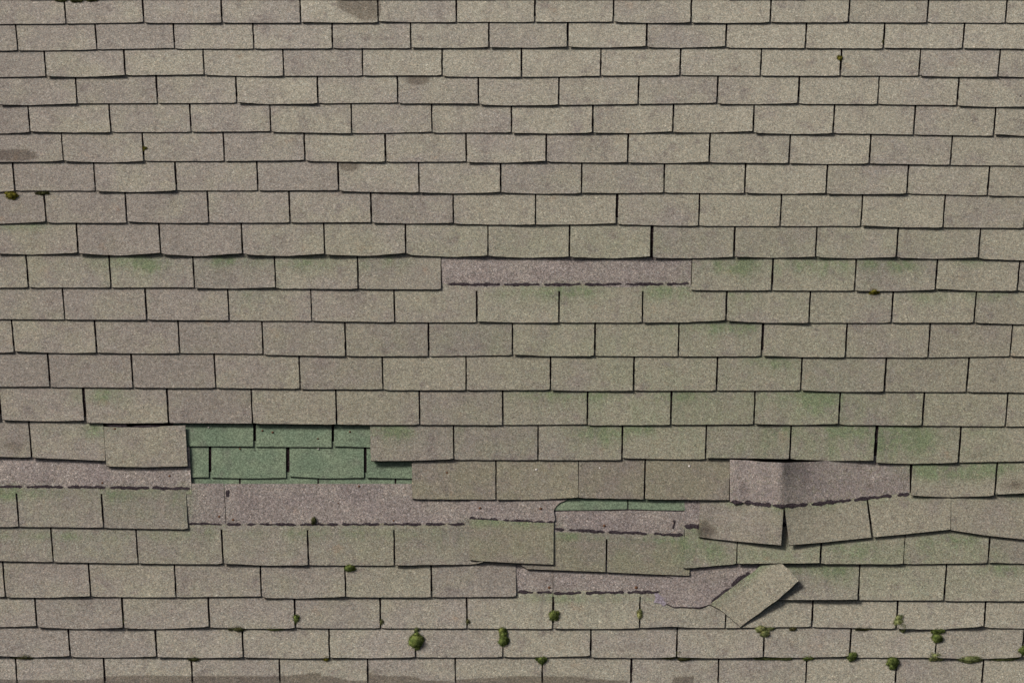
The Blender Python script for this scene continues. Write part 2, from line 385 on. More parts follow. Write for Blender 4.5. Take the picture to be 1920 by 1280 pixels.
B[8] = [(-6,475),(60,477.3),(146,474),(151,475),(220,479.3),(301,474),(306,476.5),(370,480.3),(455,474.7),(460,477),(530,480.3),(608,475.5),(613,477.5),(690,479.8),(761,474),(766,478),(850,481.8),(914,479),(919,480.5),(990,483.3),(1067,481),(1072,482),(1150,484.4),(1220,480.5),(1226,483.5),(1300,484.3),(1375,481.5),(1380,481),(1450,483.4),(1529,481),(1534,482),(1600,484.4),(1680,481.5),(1685,483),(1750,485.3),(1834,482.5),(1840,485.3),(1920,488)]
S[9] = [53.7,208,364.5,517,672,827,1295.8,1447,1602,1753.6,1907]
B[9] = [(0,539),(208,539),(364,538.7),(369,540),(440,541),(517,538.5),(522,541),(672,541.5),(827,542.5),(830,543),(1293,545),(1296,544),(1447,544.5),(1602,545),(1680,545.6),(1753,543),(1758,541.5),(1830,545),(1907,545),(1920,546)]
S[10] = [121.6,275.5,430,584.5,739.8,894,1048,1204,1361,1516.8,1671,1826]
B[10] = [(0,598),(121,599),(275,599.5),(430,600.5),(584,601.5),(740,604),(894,604),(899,602.5),(970,605),(1048,604.5),(1204,604.5),(1280,604),(1361,600.5),(1366,601.5),(1440,605.2),(1516,605),(1671,605),(1826,604.5),(1831,605),(1920,608)]
S[11] = [26.9,181.7,337,493.8,648.4,804,960.8,1115,1271.5,1427.8,1585,1740,1893.7]
B[11] = [(0,661),(27,660),(31,658.5),(120,662),(181,661),(260,662.5),(337,662),(493,663),(498,665),(648,667.5),(804,667.5),(960,665.5),(965,664.5),(1030,667.5),(1115,667),(1271,668),(1427,667.5),(1435,666.5),(1500,669.2),(1585,669.5),(1740,670),(1893,667.5),(1920,668)]
S[12] = [94,249.6,404.8,563,718,874,1032,1187.5,1343,1501,1658,1812]
B[12] = [(0,724.5),(94,724.5),(99,725.5),(249,726.5),(404,727),(563,728.5),(568,729.5),(718,729.5),(723,731),(874,731),(1032,730.5),(1037,731.2),(1100,732.8),(1187,732),(1343,732),(1501,731.5),(1506,731.5),(1580,734.2),(1658,734),(1812,734.5),(1920,735.5)]
S[13] = [2,159.6,316.4,473.6,631.5,787,943,1101,1257.4,1413,1572,1729,1884.6]
B[13] = [(-2,789),(2,787),(80,789.5),(158,788),(163,792),(230,793.3),(316,792.5),(473,793.5),(631,795.5),(787,796),(943,796.3),(1101,795),(1106,797),(1257,796),(1413,795),(1418,794.5),(1490,796.3),(1572,794),(1577,796),(1729,797.5),(1884,799),(1920,799)]
S[14] = [59.4,198,695,851,1008.5,1165.8,1322.5,1480.5,1639.5,1797]
B[14] = [(0,856),(59,857.5),(198,863.5),(352,866),(695,863.7),(770,863.3),(851,860.5),(855,861.5),(1008,862),(1165,862),(1169,858.5),(1250,860.5),(1322,860.3),(1327,858),(1480,860),(1485,860.5),(1560,863.3),(1636,863),(1643,867),(1700,869),(1797,867),(1801,866.5),(1920,864)]
S[15] = [-60,773,930,1084,1208,1366.5,1707,1865]
B[15] = [(-60,922),(358,923),(362,906),(770,906),(773,935),(930,936.3),(1005,936.3),(1084,932.5),(1088,933),(1208,935.5),(1366,937),(1400,940),(1705,928),(1709,928.5),(1780,931.7),(1862,929),(1867,926.5),(1920,924)]
S[16] = [36,194.5,352.5,1990]
B[16] = [(0,987.5),(35,987),(194,988.5),(199,989.5),(352,991.5),(356,991),(880,991),(1040,1000),(1280,990),(1400,990),(1500,993),(1783,993),(1851,1003),(1920,1008)]
S[17] = [99.7,259,418.5,578.4,739.6,906,1281.5,1381,1538,1693.5,1852]
B[17] = [(0,1051),(99,1053),(104,1053.5),(259,1055.5),(340,1057),(418,1056.5),(423,1056),(500,1059.5),(578,1059),(739,1059.5),(890,1057.2),(906,1053),(1000,1066),(1270,1066),(1290,1064.5),(1381,1056.7),(1386,1056),(1537,1055),(1542,1056.5),(1690,1057),(1850,1055),(1855,1054),(1920,1056)]
S[18] = [10,170,330,490,648,809,967.5,1450,1608.8,1769.7]
B[18] = [(0,1119),(10,1116.5),(16,1119.5),(90,1119.5),(170,1117),(175,1118),(260,1119),(330,1119),(490,1117),(495,1120),(560,1121),(648,1118),(653,1119),(809,1119),(967,1118),(972,1117),(1455,1119),(1460,1124),(1608,1123.5),(1613,1124.5),(1769,1125),(1774,1126),(1920,1126)]
S[19] = [69,231.8,393,553.7,713.6,876,1036.8,1198.8,1359.7,1521.6,1680,1844.5]
B[19] = [(0,1174.5),(69,1172.7),(74,1175.5),(150,1178.7),(231,1175.7),(236,1177),(300,1178.7),(393,1174),(398,1176),(470,1178),(553,1177),(713,1177),(876,1177.5),(1037,1178.5),(1042,1177.5),(1120,1178.5),(1198,1177),(1260,1173.7),(1300,1176.3),(1360,1176.5),(1521,1174),(1526,1175),(1600,1176.5),(1680,1178),(1760,1179.5),(1844,1173.7),(1849,1176),(1920,1177.5)]
S[20] = [131.5,293.8,456.5,618,779.5,942.8,1107,1268.6,1430.8,1593,1753.3,1916]
B[20] = [(0,1229),(60,1231.3),(131,1229),(136,1231),(210,1232),(293,1230),(298,1231),(380,1232.8),(456,1231.3),(530,1233.5),(618,1233),(623,1232),(700,1233),(779,1231.3),(850,1232),(942,1231),(1020,1231.5),(1107,1229),(1112,1232),(1200,1233),(1268,1231.5),(1350,1233.3),(1430,1231),(1500,1232.3),(1593,1229.7),(1598,1232),(1753,1232),(1820,1235.3),(1916,1231.7)]
S[21] = [33,197.5,361.5,525,690,854,1016.5,1182.5,1346,1510,1678,1840]
B[21] = [(0,1287),(1920,1289)]
def tabw(y): return 146 + (y - 20) * 0.0133
NC = 22
GAPS = {9: [(827, 1295)], 14: [(198, 695)], 15: [(-60, 773), (1366, 1707)], 16: [(352, 1990)], 17: [(906, 1281)], 18: [(967, 1450)]}
SLOTW = {(8, 1220.5): 4.6, (7, 1155.6): 4.2, (11, 1427.8): 4.2, (13, 159.6): 4.4, (14, 1639.5): 4.6, (13, 2): 3.4, (20, 1107): 3.2, (21, 1182.5): 3.6, (19, 1521.6): 3.2,
         (5, 119): 1.2, (9, 827): .4, (9, 1295.8): .4, (14, 198): .3, (14, 695): .3, (15, 773): .2, (15, 930): 1.3, (15, 1084): .7, (15, 1366.5): .3, (15, 1707): .3, (16, 352.5): .3,
         (17, 1281.5): .3, (17, 906): .3, (18, 967.5): .3, (17, 1381): 1.1, (17, 1693.5): .8, (19, 1036.8): 2.0, (16, 1990): 2, (15, -60): 1}
LIFT = {(15, 1208): 4, (14, 1322.5): 5, (14, 1480.5): 5, (13, 159.6): 2, (17, 1381): 10, (17, 1281.5): 6, (14, -95): 2, (15, 1865): 6, (8, 146.8): 2, (8, 301.3): 2, (8, 455): 2, (8, 608.7): 2, (18, 1450): 3, (17, 1538): 4, (14, 59.4): 3, (14, 695): 4}

TT, RISE = 4.8, 5.4      # shingle thickness, rise over the course below (mm)
def lean(x, y): return (x - 960) * 1.0 / (y + 10300)
def course_y(k, x):
    if 0 <= k < NC:
        b_ = B[k]
        return poly_y(b_, x)
    if k < 0: return -4 + (k + 1) * 47.0 + (2 if k == -1 else 0)
    return 1288 + (k - 21) * 54.0

def tab_grid(k, x0, x1, hw0, hw1, nx, ny, lift, rough=True):
    """px grid of one tab: x0, x1 slot centres on the tab's lower edge"""
    xm = (x0 + x1) / 2
    ybm = course_y(k, xm); ytm = course_y(k - 1, xm)
    xs = [lerp(x0 + hw0, x1 - hw1, i / nx) for i in range(nx + 1)]
    yb = [course_y(k, min(max(x, x0 + hw0 + 1), x1 - hw1 - 1)) for x in xs]
    a, c = yb[0], yb[-1]
    det = [y - lerp(a, c, i / nx) for i, y in enumerate(yb)]
    mx = max(det)
    jl = [R_.uniform(-.45, .45) for _ in range(ny + 1)]; jr = [R_.uniform(-.45, .45) for _ in range(ny + 1)]
    cl, crr = R_.uniform(0, 1), R_.uniform(0, 1)
    el, eb, er = R_.choice((0, .15, .3, .42)), R_.choice((0, .1, .22)), R_.choice((0, 0, .2, .3))
    G, C = [], []
    for j in range(ny + 1):
        t = j / ny
        row, crow = [], []
        for i in range(nx + 1):
            s = i / nx; xb = xs[i]
            yt = course_y(k - 1, xb) - 11
            y = lerp(yt, yb[i], t)
            x = xb + lean(xb, yb[i]) * (yb[i] - y)
            if rough:
                if i == 0: x += jl[j]
                if i == nx: x += jr[j]
                if j == ny: y += R_.uniform(-.3, .3)
                if j == ny and i in (0, nx): y -= R_.uniform(.2, 1.3)
            e = abs(2 * s - 1) ** 3
            corner = (cl if s < .5 else crr) * e
            h = TT + RISE * t + (lift + 2.4 * min(3.0, mx - det[i]) + 1.2 * corner) * t ** 2.2
            dl, db, dr = (x - xs[0]), (yb[i] - y), (xs[-1] - x)
            em = min(.34, el * math.exp(-((dl / 26) ** 2) - (db / 34) ** 2) + eb * math.exp(-(db / 9) ** 2) + er * math.exp(-((dr / 18) ** 2) - (db / 22) ** 2))
            row.append((x, y, h * MM)); crow.append(stain_and_shade(x, y, ytm, ybm, em, .04 if (k == 15 and 770 < xm < 1366) else None))
        G.append(row); C.append(crow)
    return G, C

def backing(k, x0, x1, y_off=1.2):
    """covered part of a strip: bare dark asphalt seen in the slots"""
    buf = Buf(); n = max(2, int((x1 - x0) / 40))
    G, C = [], []
    for j in range(4):
        t = j / 3; row = []; crow = []
        for i in range(n + 1):
            x = lerp(x0, x1, i / n); yt = course_y(k - 1, x) - 12; yb = course_y(k, x) - y_off
            row.append((x, lerp(yt, yb, t), (RISE * t - 0.5) * MM)); crow.append((0, 0, 0, 1))
        G.append(row); C.append(crow)
    return G, C

margin = Buf()
XL, XR = -560, 2480
sides = []
for k in range(-6, NC + 6):
    y = course_y(k, 960)
    if 0 <= k < NC:
        sl_ = list(S[k])
    else:
        off = (S[0][0] - 74 * k) if k < 0 else (S[21][0] + 82 * (k - 21))
        sl_ = [off % tabw(y) + tabw(y) * i for i in range(14)]
    while sl_[0] > XL: sl_.insert(0, sl_[0] - tabw(y))
    while sl_[-1] < XR: sl_.append(sl_[-1] + tabw(y))
    course = None
    if 0 <= k < NC:
        buf = Buf()
        spans = [(sl_[0], sl_[-1])]
        for a, c in GAPS.get(k, []):
            spans = [q for (p, r) in spans for q in ((p, a), (c, r)) if q[1] - q[0] > 5 and q[0] >= p and q[1] <= r] or spans
        if k == 15: spans = [(sl_[0], -62), (774, 1365), (1708, sl_[-1])]
        if k == 16: spans = [(sl_[0], 352), (1991, sl_[-1])]
        for a, c in spans:
            G, C = backing(k, a + .5, c - .5); grid_sheet(buf, G, C, .0006)
        buf.m = [1] * len(buf.m)
        course = build('shingle_course', buf, [M_GRAN, M_ASPH], roof, smooth=False)
    else:
        G, C = backing(k, sl_[0], sl_[-1]); i0 = len(margin.f)
        grid_sheet(margin, G, C, .0006)
        for q in range(i0, len(margin.f)): margin.m[q] = 1
    for x0, x1 in zip(sl_, sl_[1:]):
        xm = (x0 + x1) / 2
        if any(a <= xm <= c for a, c in GAPS.get(k, [])): continue
        hw0 = SLOTW.get((k, x0), R_.uniform(1.3, 2.0)); hw1 = SLOTW.get((k, x1), R_.uniform(1.3, 2.0))
        hw0 *= .5 if hw0 > 2.5 else 1; hw1 *= .5 if hw1 > 2.5 else 1
        if (k, x0) in SLOTW and SLOTW[(k, x0)] > 2.5: hw0 = SLOTW[(k, x0)] - 1.0
        lift = R_.uniform(1.2, 3.6) + LIFT.get((k, x0), 0)
        if k >= 19: lift = R_.uniform(.6, 2.2)
        if 0 <= k < NC and x1 > -4 and x0 < 1924 and y < 1400:
            G, C = tab_grid(k, x0, x1, hw0, hw1, 16, 8, lift)
            buf = Buf(); grid_sheet(buf, G, C, TT * MM)
            build('shingle', buf, [M_GRAN, M_ASPH], course)
        else:
            G, C = tab_grid(k, x0, x1, hw0, hw1, 5, 2, lift, False)
            grid_sheet(margin, G, C, TT * MM)
mo = build('outlying_shingles', margin, [M_GRAN, M_ASPH], roof); mo['kind'] = 'stuff'

# ------------------------------------------------------------------ small builders for the damage
def strip_sheet(name, parent, xs, top, bot, hf, ny=7, mauve=(None, None), thick=3.2, bottom_edge=True, stn=True, mats=None, mscale=1.0, lean_on=True, bl=None):
    """sheet between two polylines; mauve=(y0 offset from the lower edge where the bleached part starts)"""
    G, C = [], []
    rows = [j / ny for j in range(ny + 1)]
    if mauve[0] is not None:
        hts = poly_y(bot, (xs[0] + xs[-1]) / 2) - poly_y(top, (xs[0] + xs[-1]) / 2)
        a, c = 1 - mauve[0] / hts, 1 - mauve[1] / hts
        rows = [a * j / 5 for j in range(6)] + [c] + [1.0]
    for t in rows:
        row, crow = [], []
        for x in xs:
            yt, yb = poly_y(top, x), poly_y(bot, x)
            y = lerp(yt, yb, t); xx = x + (lean(x, yb) * (yb - y) if lean_on else 0)
            mv = mscale
            if mauve[0] is not None and t > a + 1e-6: mv = 0.0
            if mauve == (None, None): mv = 0.0 if mscale == 1.0 else mscale
            c_ = stain_and_shade(xx, y, yt - 5, yb + 5, mv) if stn else (0, mv, 0, 1)
            if bl is not None: c_ = c_[:3] + (bl,)
            if mauve[0] is not None and t > a + 1e-6 and stn: c_ = (min(1, c_[0] + .28), mv, c_[2], c_[3])
            row.append((xx, y, hf(x, t) * MM)); crow.append(c_)
        G.append(row); C.append(crow)
    buf = Buf(); grid_sheet(buf, G, C, thick * MM, bottom_edge)
    return build(name, buf, mats or [M_GRAN, M_ASPH], parent)

def fr(a, b, n): return [lerp(a, b, i / n) for i in range(n + 1)]

def dash(parent, pts, wid=3.6, h=6.0, name='sealant_strip'):
    """ragged bead of self-seal asphalt along a polyline in pixels"""
    buf = Buf(); pl = [Vector(p) for p in pts]
    L = sum((b_ - a_).length for a_, b_ in zip(pl, pl[1:])); n = max(3, int(L / 2.4)); ring = []; ph0, ph1 = R_.uniform(0, 6), R_.uniform(0, 6)
    for i in range(n + 1):
        d = L * i / n; q = None
        for a_, b_ in zip(pl, pl[1:]):
            l = (b_ - a_).length
            if d <= l + 1e-6: q = a_.lerp(b_, d / l); tg = (b_ - a_) / l; break
            d -= l
        if q is None: q = pl[-1]
        nr = Vector((-tg.y, tg.x)); e = min(1.0, min(i, n - i) / 2.0 + .35)
        w0 = wid * .74 * e * (.75 + .4 * math.sin(q.x * .21 + ph0) * math.sin(q.x * .083 + ph1) + R_.uniform(-.22, .22)); w1 = wid * .74 * e * (.75 + .4 * math.sin(q.x * .17 + ph1) * math.sin(q.x * .11 + ph0) + R_.uniform(-.22, .22))
        hh = h(q.x, q.y) if callable(h) else h
        ring.append([buf.vert(P(*(q + nr * w1), (hh - .2) * MM)), buf.vert(P(*q, (hh + R_.uniform(.3, .9)) * MM)), buf.vert(P(*(q - nr * w0), (hh - .2) * MM))])
    for r0, r1 in zip(ring, ring[1:]):
        for q in range(2): buf.face((r0[q], r1[q], r1[q + 1], r0[q + 1]), 0)
    return build(name, buf, [M_SEAL], parent, smooth=False)

def dashes(parent, pts, breaks, wid=3.6, h=6.0):
    """sealant beads along a polyline; breaks = list of (x0, x1) kept"""
    for a, c in breaks:
        seg = [(a, poly_y(pts, a))] + [p for p in pts if a < p[0] < c] + [(c, poly_y(pts, c))]
        dash(parent, seg, wid, h)

def nail(parent, x, y, r=2.6, h=6.0, mat=None, rust=False):
    buf = Buf(); n = 9; o = P(x, y, h * MM); rr = r * 2.0 * MM
    a = [buf.vert(o + Vector((math.cos(6.2832 * i / n) * rr, math.sin(6.2832 * i / n) * rr, -.0005))) for i in range(n)]
    c = [buf.vert(o + Vector((math.cos(6.2832 * i / n) * rr * .85, math.sin(6.2832 * i / n) * rr * .85, .0012))) for i in range(n)]
    s_ = [buf.vert(o + Vector((math.cos(6.2832 * i / n) * .0016, math.sin(6.2832 * i / n) * .0016, -.012))) for i in range(n)]
    top = buf.vert(o + Vector((0, 0, .0016)))
    for i in range(n):
        j = (i + 1) % n
        buf.face((a[i], a[j], c[j], c[i]), 0); buf.face((c[i], c[j], top), 0); buf.face((s_[i], s_[j], a[j], a[i]), 0)
    return build('nail', buf, [mat or (M_RUST if rust else M_NAIL)], parent)

def patch(name, parent, outline, h, mat, thick=1.0):
    buf = Buf(); poly_sheet(buf, outline, lambda x, y: (h(x, y) if callable(h) else h) * MM, lambda x, y: (0, 0, 0, 1), thick * MM, 6)
    return build(name, buf, [mat, mat], parent, smooth=False)
def blob(cx, cy, rx, ry, n=11, j=.35):
    return [(cx + rx * math.cos(6.2832 * i / n) * R_.uniform(1 - j, 1 + j), cy + ry * math.sin(6.2832 * i / n) * R_.uniform(1 - j, 1 + j)) for i in range(n)]

# --- exposed head laps that stay nailed to the roof -----------------------------------------------
def head(name, x0, x1, top, bot, m0, m1, h0=3.4, h1=5.3, mscale=1.0):
    n = max(3, int((x1 - x0) / 12))
    return strip_sheet(name, roof, fr(x0, x1, n), top, bot, lambda x, t: lerp(h0, h1, t) + .25 * math.sin(x * .05), mauve=(m0, m1), bottom_edge=False, mscale=mscale)

h0 = head('exposed_head_lap', 828.4, 1294.6, [(822, 474), (1300, 474)], [(822, 545), (1300, 546)], 9.0, 6.0)
dashes(h0, [(830, 533), (1060, 533.5), (1300, 532)], [(839, 938), (945, 1012), (1020, 1089), (1096, 1166), (1173, 1244), (1250, 1292)], 4.4, 5.6)
h1 = head('exposed_head_lap', -62, 359.5, [(-62, 838), (359, 838)], [(-62, 924), (359, 926)], 11.5, 8.5)
dashes(h1, [(-60, 912), (120, 912.5), (200, 913.5), (358, 915.5)], [(-50, 42), (50, 119), (127, 198), (206, 280), (285, 356)], 4.6, 5.6)
for (x, y, q) in ((192, 905, 2.4), (318, 892, 2.2)): nail(h1, x, y, q, 4.9, rust=True)
h2 = head('exposed_head_lap', 352, 423.6, [(352, 906), (424, 906)], [(352, 991), (424, 992)], 11, 8)
dashes(h2, [(352, 981), (424, 983)], [(354, 416)], 3.8, 5.6)
h3 = head('exposed_head_lap', 424.9, 900, [(425, 906.5), (900, 906.5)], [(425, 993), (900, 993)], 11, 8)
dashes(h3, [(424, 982.5), (640, 983), (900, 982)], [(425, 452), (462, 480), (486, 556), (562, 634), (641, 712), (719, 790), (798, 835), (840, 871)], 4.2, 5.6)
for (x, y, q) in ((411, 968, 2.6),): nail(h2, x, y, q, 5.0, rust=True)
for (x, y, q) in ((437, 974, 2.6), (673, 911, 2.2), (738, 975.5, 2.0), (634, 943, 1.4)): nail(h3, x, y, q, 5.0, rust=True)
patch('tear', h3, blob(427, 924, 3.5, 7), 4.7, M_SEAL, .6)
h4 = head('exposed_head_lap', 962, 1036.2, [(962, 1048), (1037, 1048)], [(962, 1117), (1037, 1118)], 8.5, 5.5)
dashes(h4, [(968, 1109), (1036, 1111)], [(970, 1000), (1007, 1035)], 4.4, 5.6)
nail(h4, 1030, 1101, 3.0, 5.0, rust=True)
h5 = head('exposed_head_lap', 1037.2, 1300, [(1037, 1050), (1300, 1050)], [(1037, 1118), (1300, 1118)], 8.5, 5.5)
dashes(h5, [(1037, 1112), (1100, 1111), (1240, 1109)], [(1038, 1090), (1098, 1170), (1176, 1236)], 4.8, 5.6)
nail(h5, 1193, 1101, 3.4, 5.0, rust=True)
h6 = head('exposed_head_lap', 1282, 1560, [(1282, 926), (1560, 926)], [(1282, 993), (1560, 993)], 10, 6, mscale=.8)
dash(h6, [(1283, 985.5), (1300, 986.5), (1330, 986.5)], 7.5, 5.8)
dash(h6, [(1445, 983), (1500, 984)], 7.0, 5.8)

# --- the older green roof seen through the holes ----------------------------------------------------
def green_row(layer, top, bot, tabs, hb):
    for a, c in tabs:
        n = 10; xs = fr(a, c, n); lf = R_.uniform(.5, 2.5)
        strip_sheet('old_shingle', layer, xs, top, bot,
                    lambda x, t: hb + 3.6 * t + lf * t * t * abs((2 * (x - a) / (c - a)) - 1), ny=4, thick=3.0, stn=False, mats=[M_GREEN, M_ASPH], lean_on=False)
bb = Buf()
G = [[(x, y, -12.5 * MM) for x in fr(330, 1330, 8)] for y in (760, 850, 1000)]
grid_sheet(bb, G, [[(0, 0, 0, 1)] * 9] * 3, .001); bb.m = [1] * len(bb.m)
layer = build('old_shingle_layer', bb, [M_GRAN, M_ASPH], roof, smooth=False)
layer['label'] = 'older green shingle layer showing through the holes'
green_row(layer, [(330, 775), (720, 775)], [(340, 836), (475, 836.3), (480, 837), (622, 838), (627, 836), (700, 838.5)], [(325, 474.5), (480, 621.5), (626.5, 760)], -5.6)
green_row(layer, [(330, 826), (800, 828)], [(340, 895), (390, 894), (397, 895), (470, 896.5), (537, 895), (543, 892.5), (610, 896.5), (682, 895), (688, 895), (800, 897.5)], [(300, 391), (396.5, 536), (543, 682), (687.5, 830)], -8.2)
green_row(layer, [(330, 884), (800, 886)], [(340, 955), (800, 957)], [(300, 448), (451.5, 595), (598, 740), (743, 890)], -10.8)
green_row(layer, [(1000, 900), (1320, 902)], [(1000, 956.5), (1120, 955.5), (1176, 953.7), (1181, 954), (1240, 956), (1330, 957)], [(1000, 1176), (1178.5, 1284)], 0.6)
for (x, y, q, rst, hh) in ((391, 801, 1.5, 0, -2.4), (492, 807, 2.0, 1, -2.0), (511, 810, 2.3, 1, -1.8), (596, 822, 1.6, 1, -1.2), (656, 809, 2.0, 1, -1.9), (450, 841, 1.6, 1, -5.0), (597, 841.5, 1.5, 0, -5.0)):
    nail(layer, x, y, q, hh, rust=bool(rst))

# nails driven through the bare course beside the green hole
for (x, y, q, rst) in ((838, 886, 2.6, 1), (1006, 880, 2.6, 0), (1125, 877, 2.2, 0), (1293, 873.5, 2.7, 0), (1320, 912, 2.0, 1)):
    nail(roof, x, y, q, 6.5, rust=bool(rst))
patch('broken_edge', roof, [(1578, 37), (1584, 36), (1581, 31), (1586, 35), (1592, 37.5), (1590, 43), (1574, 42)], 9.6, M_SEAL)
patch('broken_edge', roof, [(1616, 40), (1620, 38.5), (1622, 42), (1615, 42)], 9.6, M_SEAL)
patch('broken_edge', roof, [(1902, 193), (1910, 188), (1913, 178), (1919, 184), (1930, 183), (1930, 200), (1906, 198)], 11.5, M_SEAL)
patch('broken_edge', roof, [(198, 795), (236, 794), (238, 800), (215, 802), (203, 799)], 9.0, M_SEAL)

# ------------------------------------------------------------------ loose and slipped shingles (things of their own)
# single tab that slid down over the left edge of the green hole
t = strip_sheet('loose_shingle', None, fr(199.3, 351.5, 16), [(198, 799.5), (235, 801), (270, 799), (310, 798.5), (352, 797)], [(196, 872), (207, 874), (270, 875.3), (349.5, 873.5)],
                lambda x, t: 10.5 + 4.0 * t + 2.5 * t * t, ny=8, thick=TT)
tag(t, 'single loose tan shingle slid down at the left edge of the large green hole', 'shingle')
nail(t, 215.5, 803.5, 2.3, 11.0, rust=True)
t2 = patch('mastic_smear', t, [(240, 800), (262, 797.5), (300, 797), (300, 799.5), (262, 801)], 11.0, M_SEAL, .8)

def slipped(name, label):
    e = empty(name, P(*label[1]))
    tag(e, label[0], 'shingle'); return e

# slipped strip left of the small green hole: bare head + one tab
e = slipped('slipped_shingle', ('slipped tan shingle with bare mauve top, left of the small green hole', (958, 1015)))
buf = Buf()
poly_sheet(buf, [(881, 926), (970, 927), (1066, 930), (1062, 937), (1050, 942), (1043, 948), (1038, 957), (1041, 974), (1037, 979), (880, 975)],
           lambda x, y: (6.6 + (y - 926) * .05) * MM, lambda x, y: (0, 1, 0, .3), 3 * MM)
hd = build('head_lap', buf, [M_GRAN, M_ASPH], e)
tb = strip_sheet('tab', e, fr(880.5, 1037.5, 16), [(880, 972), (1040, 980)], [(880, 1048.5), (897, 1051), (960, 1054.5), (1037, 1057.7)],
                 lambda x, t: 10.5 + 6 * t + 3.5 * t * t, ny=8, thick=TT, bl=.02)
dashes(hd, [(880, 972), (935, 975), (960, 976.5), (1036, 979.5)], [(880, 934), (943, 1022), (1024, 1038)], 5.2, 10.2)
for (x, y) in ((900, 952), (1014, 953)): nail(hd, x, y, 2.6, 8.8, rust=True)

# slipped strip under it: bare head + two tabs, lower edge on the lowest bare area
e = slipped('slipped_shingle_strip', ('slipped strip of two tan tabs below the small green hole', (1140, 1030)))
hd = strip_sheet('head_lap', e, fr(1034, 1282, 20), [(1030, 946), (1282, 946)], [(1034, 1008), (1137, 1010), (1283, 1014)], lambda x, t: lerp(-1.5, 6.6, t ** .7), mauve=(13, 10.5), thick=3)
dashes(hd, [(1040, 991), (1133, 996.5), (1282, 1003)], [(1040, 1058), (1067, 1133), (1141, 1213), (1226, 1281)], 4.8, 6.4)
nail(hd, 1133, 985, 2.6, 5.6, rust=True)
patch('tear', hd, [(1260, 990), (1263, 980), (1261, 975), (1266, 974), (1265, 982), (1263, 990)], 6.2, M_SEAL, .6)
strip_sheet('tab', e, fr(978, 1135, 16), [(978, 998), (1137, 1001)], [(976, 1057), (981, 1063), (988, 1066), (1133, 1071.5)], lambda x, t: 5.8 + 5.0 * t + 2.5 * t * t, ny=8, thick=TT, bl=.05)
strip_sheet('tab', e, fr(1138.2, 1292.5, 16), [(1137, 1001), (1283, 1006)], [(1138, 1072), (1215, 1075.5), (1292, 1078.5)], lambda x, t: 5.8 + 5.0 * t + 2.5 * t * t, ny=8, thick=TT, bl=.05)

# buckled strip on the right
def ridge(x):
    d = x - 1465
    return 58 * math.exp(-(math.sqrt(d * d + 64) / (80 if d < 0 else 50) - 8 / (80 if d < 0 else 50))) * (1 + .03 * math.sin(x * .16))
LB = [(1313, 933), (1367, 937), (1400, 939.5), (1440, 943), (1470, 946), (1520, 942), (1560, 938.5), (1640, 930), (1705, 923.5), (1783, 921)]
LBo = [(x, y + 2.5) for x, y in LB]
e = slipped('buckled_shingle_strip', ('buckled strip of three slipped tan tabs with a creased mauve top', (1540, 990)))
hd = strip_sheet('head_lap', e, fr(1368.6, 1464, 17) + fr(1467, 1705.6, 34), [(1362, 861), (1400, 862.5), (1430, 865.5), (1470, 867), (1530, 865), (1570, 861), (1600, 854), (1712, 854)], LBo,
                 lambda x, t: 4.6 + 2.0 * t + ridge(x) * (1 - .5 * t) - (2.0 if x < 1372 else 0), ny=6, mscale=.62, thick=3, lean_on=False)
dashes(hd, LBo, [(1372, 1392), (1396, 1446), (1448, 1515), (1521, 1596), (1601, 1672), (1682, 1705)], 5.8, lambda x, y: 8.0 + ridge(x) * .5)
nail(hd, 1474, 934, 1.5, 31.0, rust=True)
def btab(xa, xb, xta, xtb, bot, lift):
    G, C = [], []
    for j in range(9):
        t_ = j / 8; row = []; cr = []
        for i in range(17):
            s_ = i / 16; xt_, xb_ = lerp(xta, xtb, s_), lerp(xa, xb, s_)
            yt_, yb_ = poly_y(LB, xt_), poly_y(bot, xb_)
            x, y = lerp(xt_, xb_, t_), lerp(yt_, yb_, t_)
            rb = max(0, min(1, (xt_ - 1345) / 70)); h = 4.8 + 2.0 * rb + ridge(xt_) * .5 * rb * (1 - .55 * t_) + 8.5 * t_ + lift * t_ * t_
            g_ = max(0, 1 - (y - yt_) / 22) * (.55 + .35 * math.sin(x * .07))
            c_ = stain_and_shade(x, y, yt_, yb_); row.append((x, y, h * MM)); cr.append((min(1, c_[0] + g_), 0, c_[2], c_[3]))
        G.append(row); C.append(cr)
    buf = Buf(); grid_sheet(buf, G, C, TT * MM)
    return build('tab', buf, [M_GRAN, M_ASPH], e)
btab(1310, 1464.5, 1313, 1469.5, [(1310, 1006), (1340, 1010), (1400, 1016), (1464, 1021.5)], 2)
btab(1480, 1633.5, 1470.5, 1624, [(1480, 1021.5), (1540, 1016.5), (1633, 1007)], 2)
btab(1638, 1782, 1627, 1783, [(1638, 1006.5), (1700, 1000.5), (1782, 992)], 3)
# next strip on its right
e = slipped('sagging_shingle_strip', ('sagging tan shingle at the right edge, butted against the buckled strip', (1860, 970)))
LB2 = [(1783, 921), (2000, 921)]
LBs = LB; LB = LB2
btab(1783.3, 1944, 1783.6, 1942, [(1783, 993), (1851, 1003.5), (1944, 1013)], 2.5)
LB = LBs

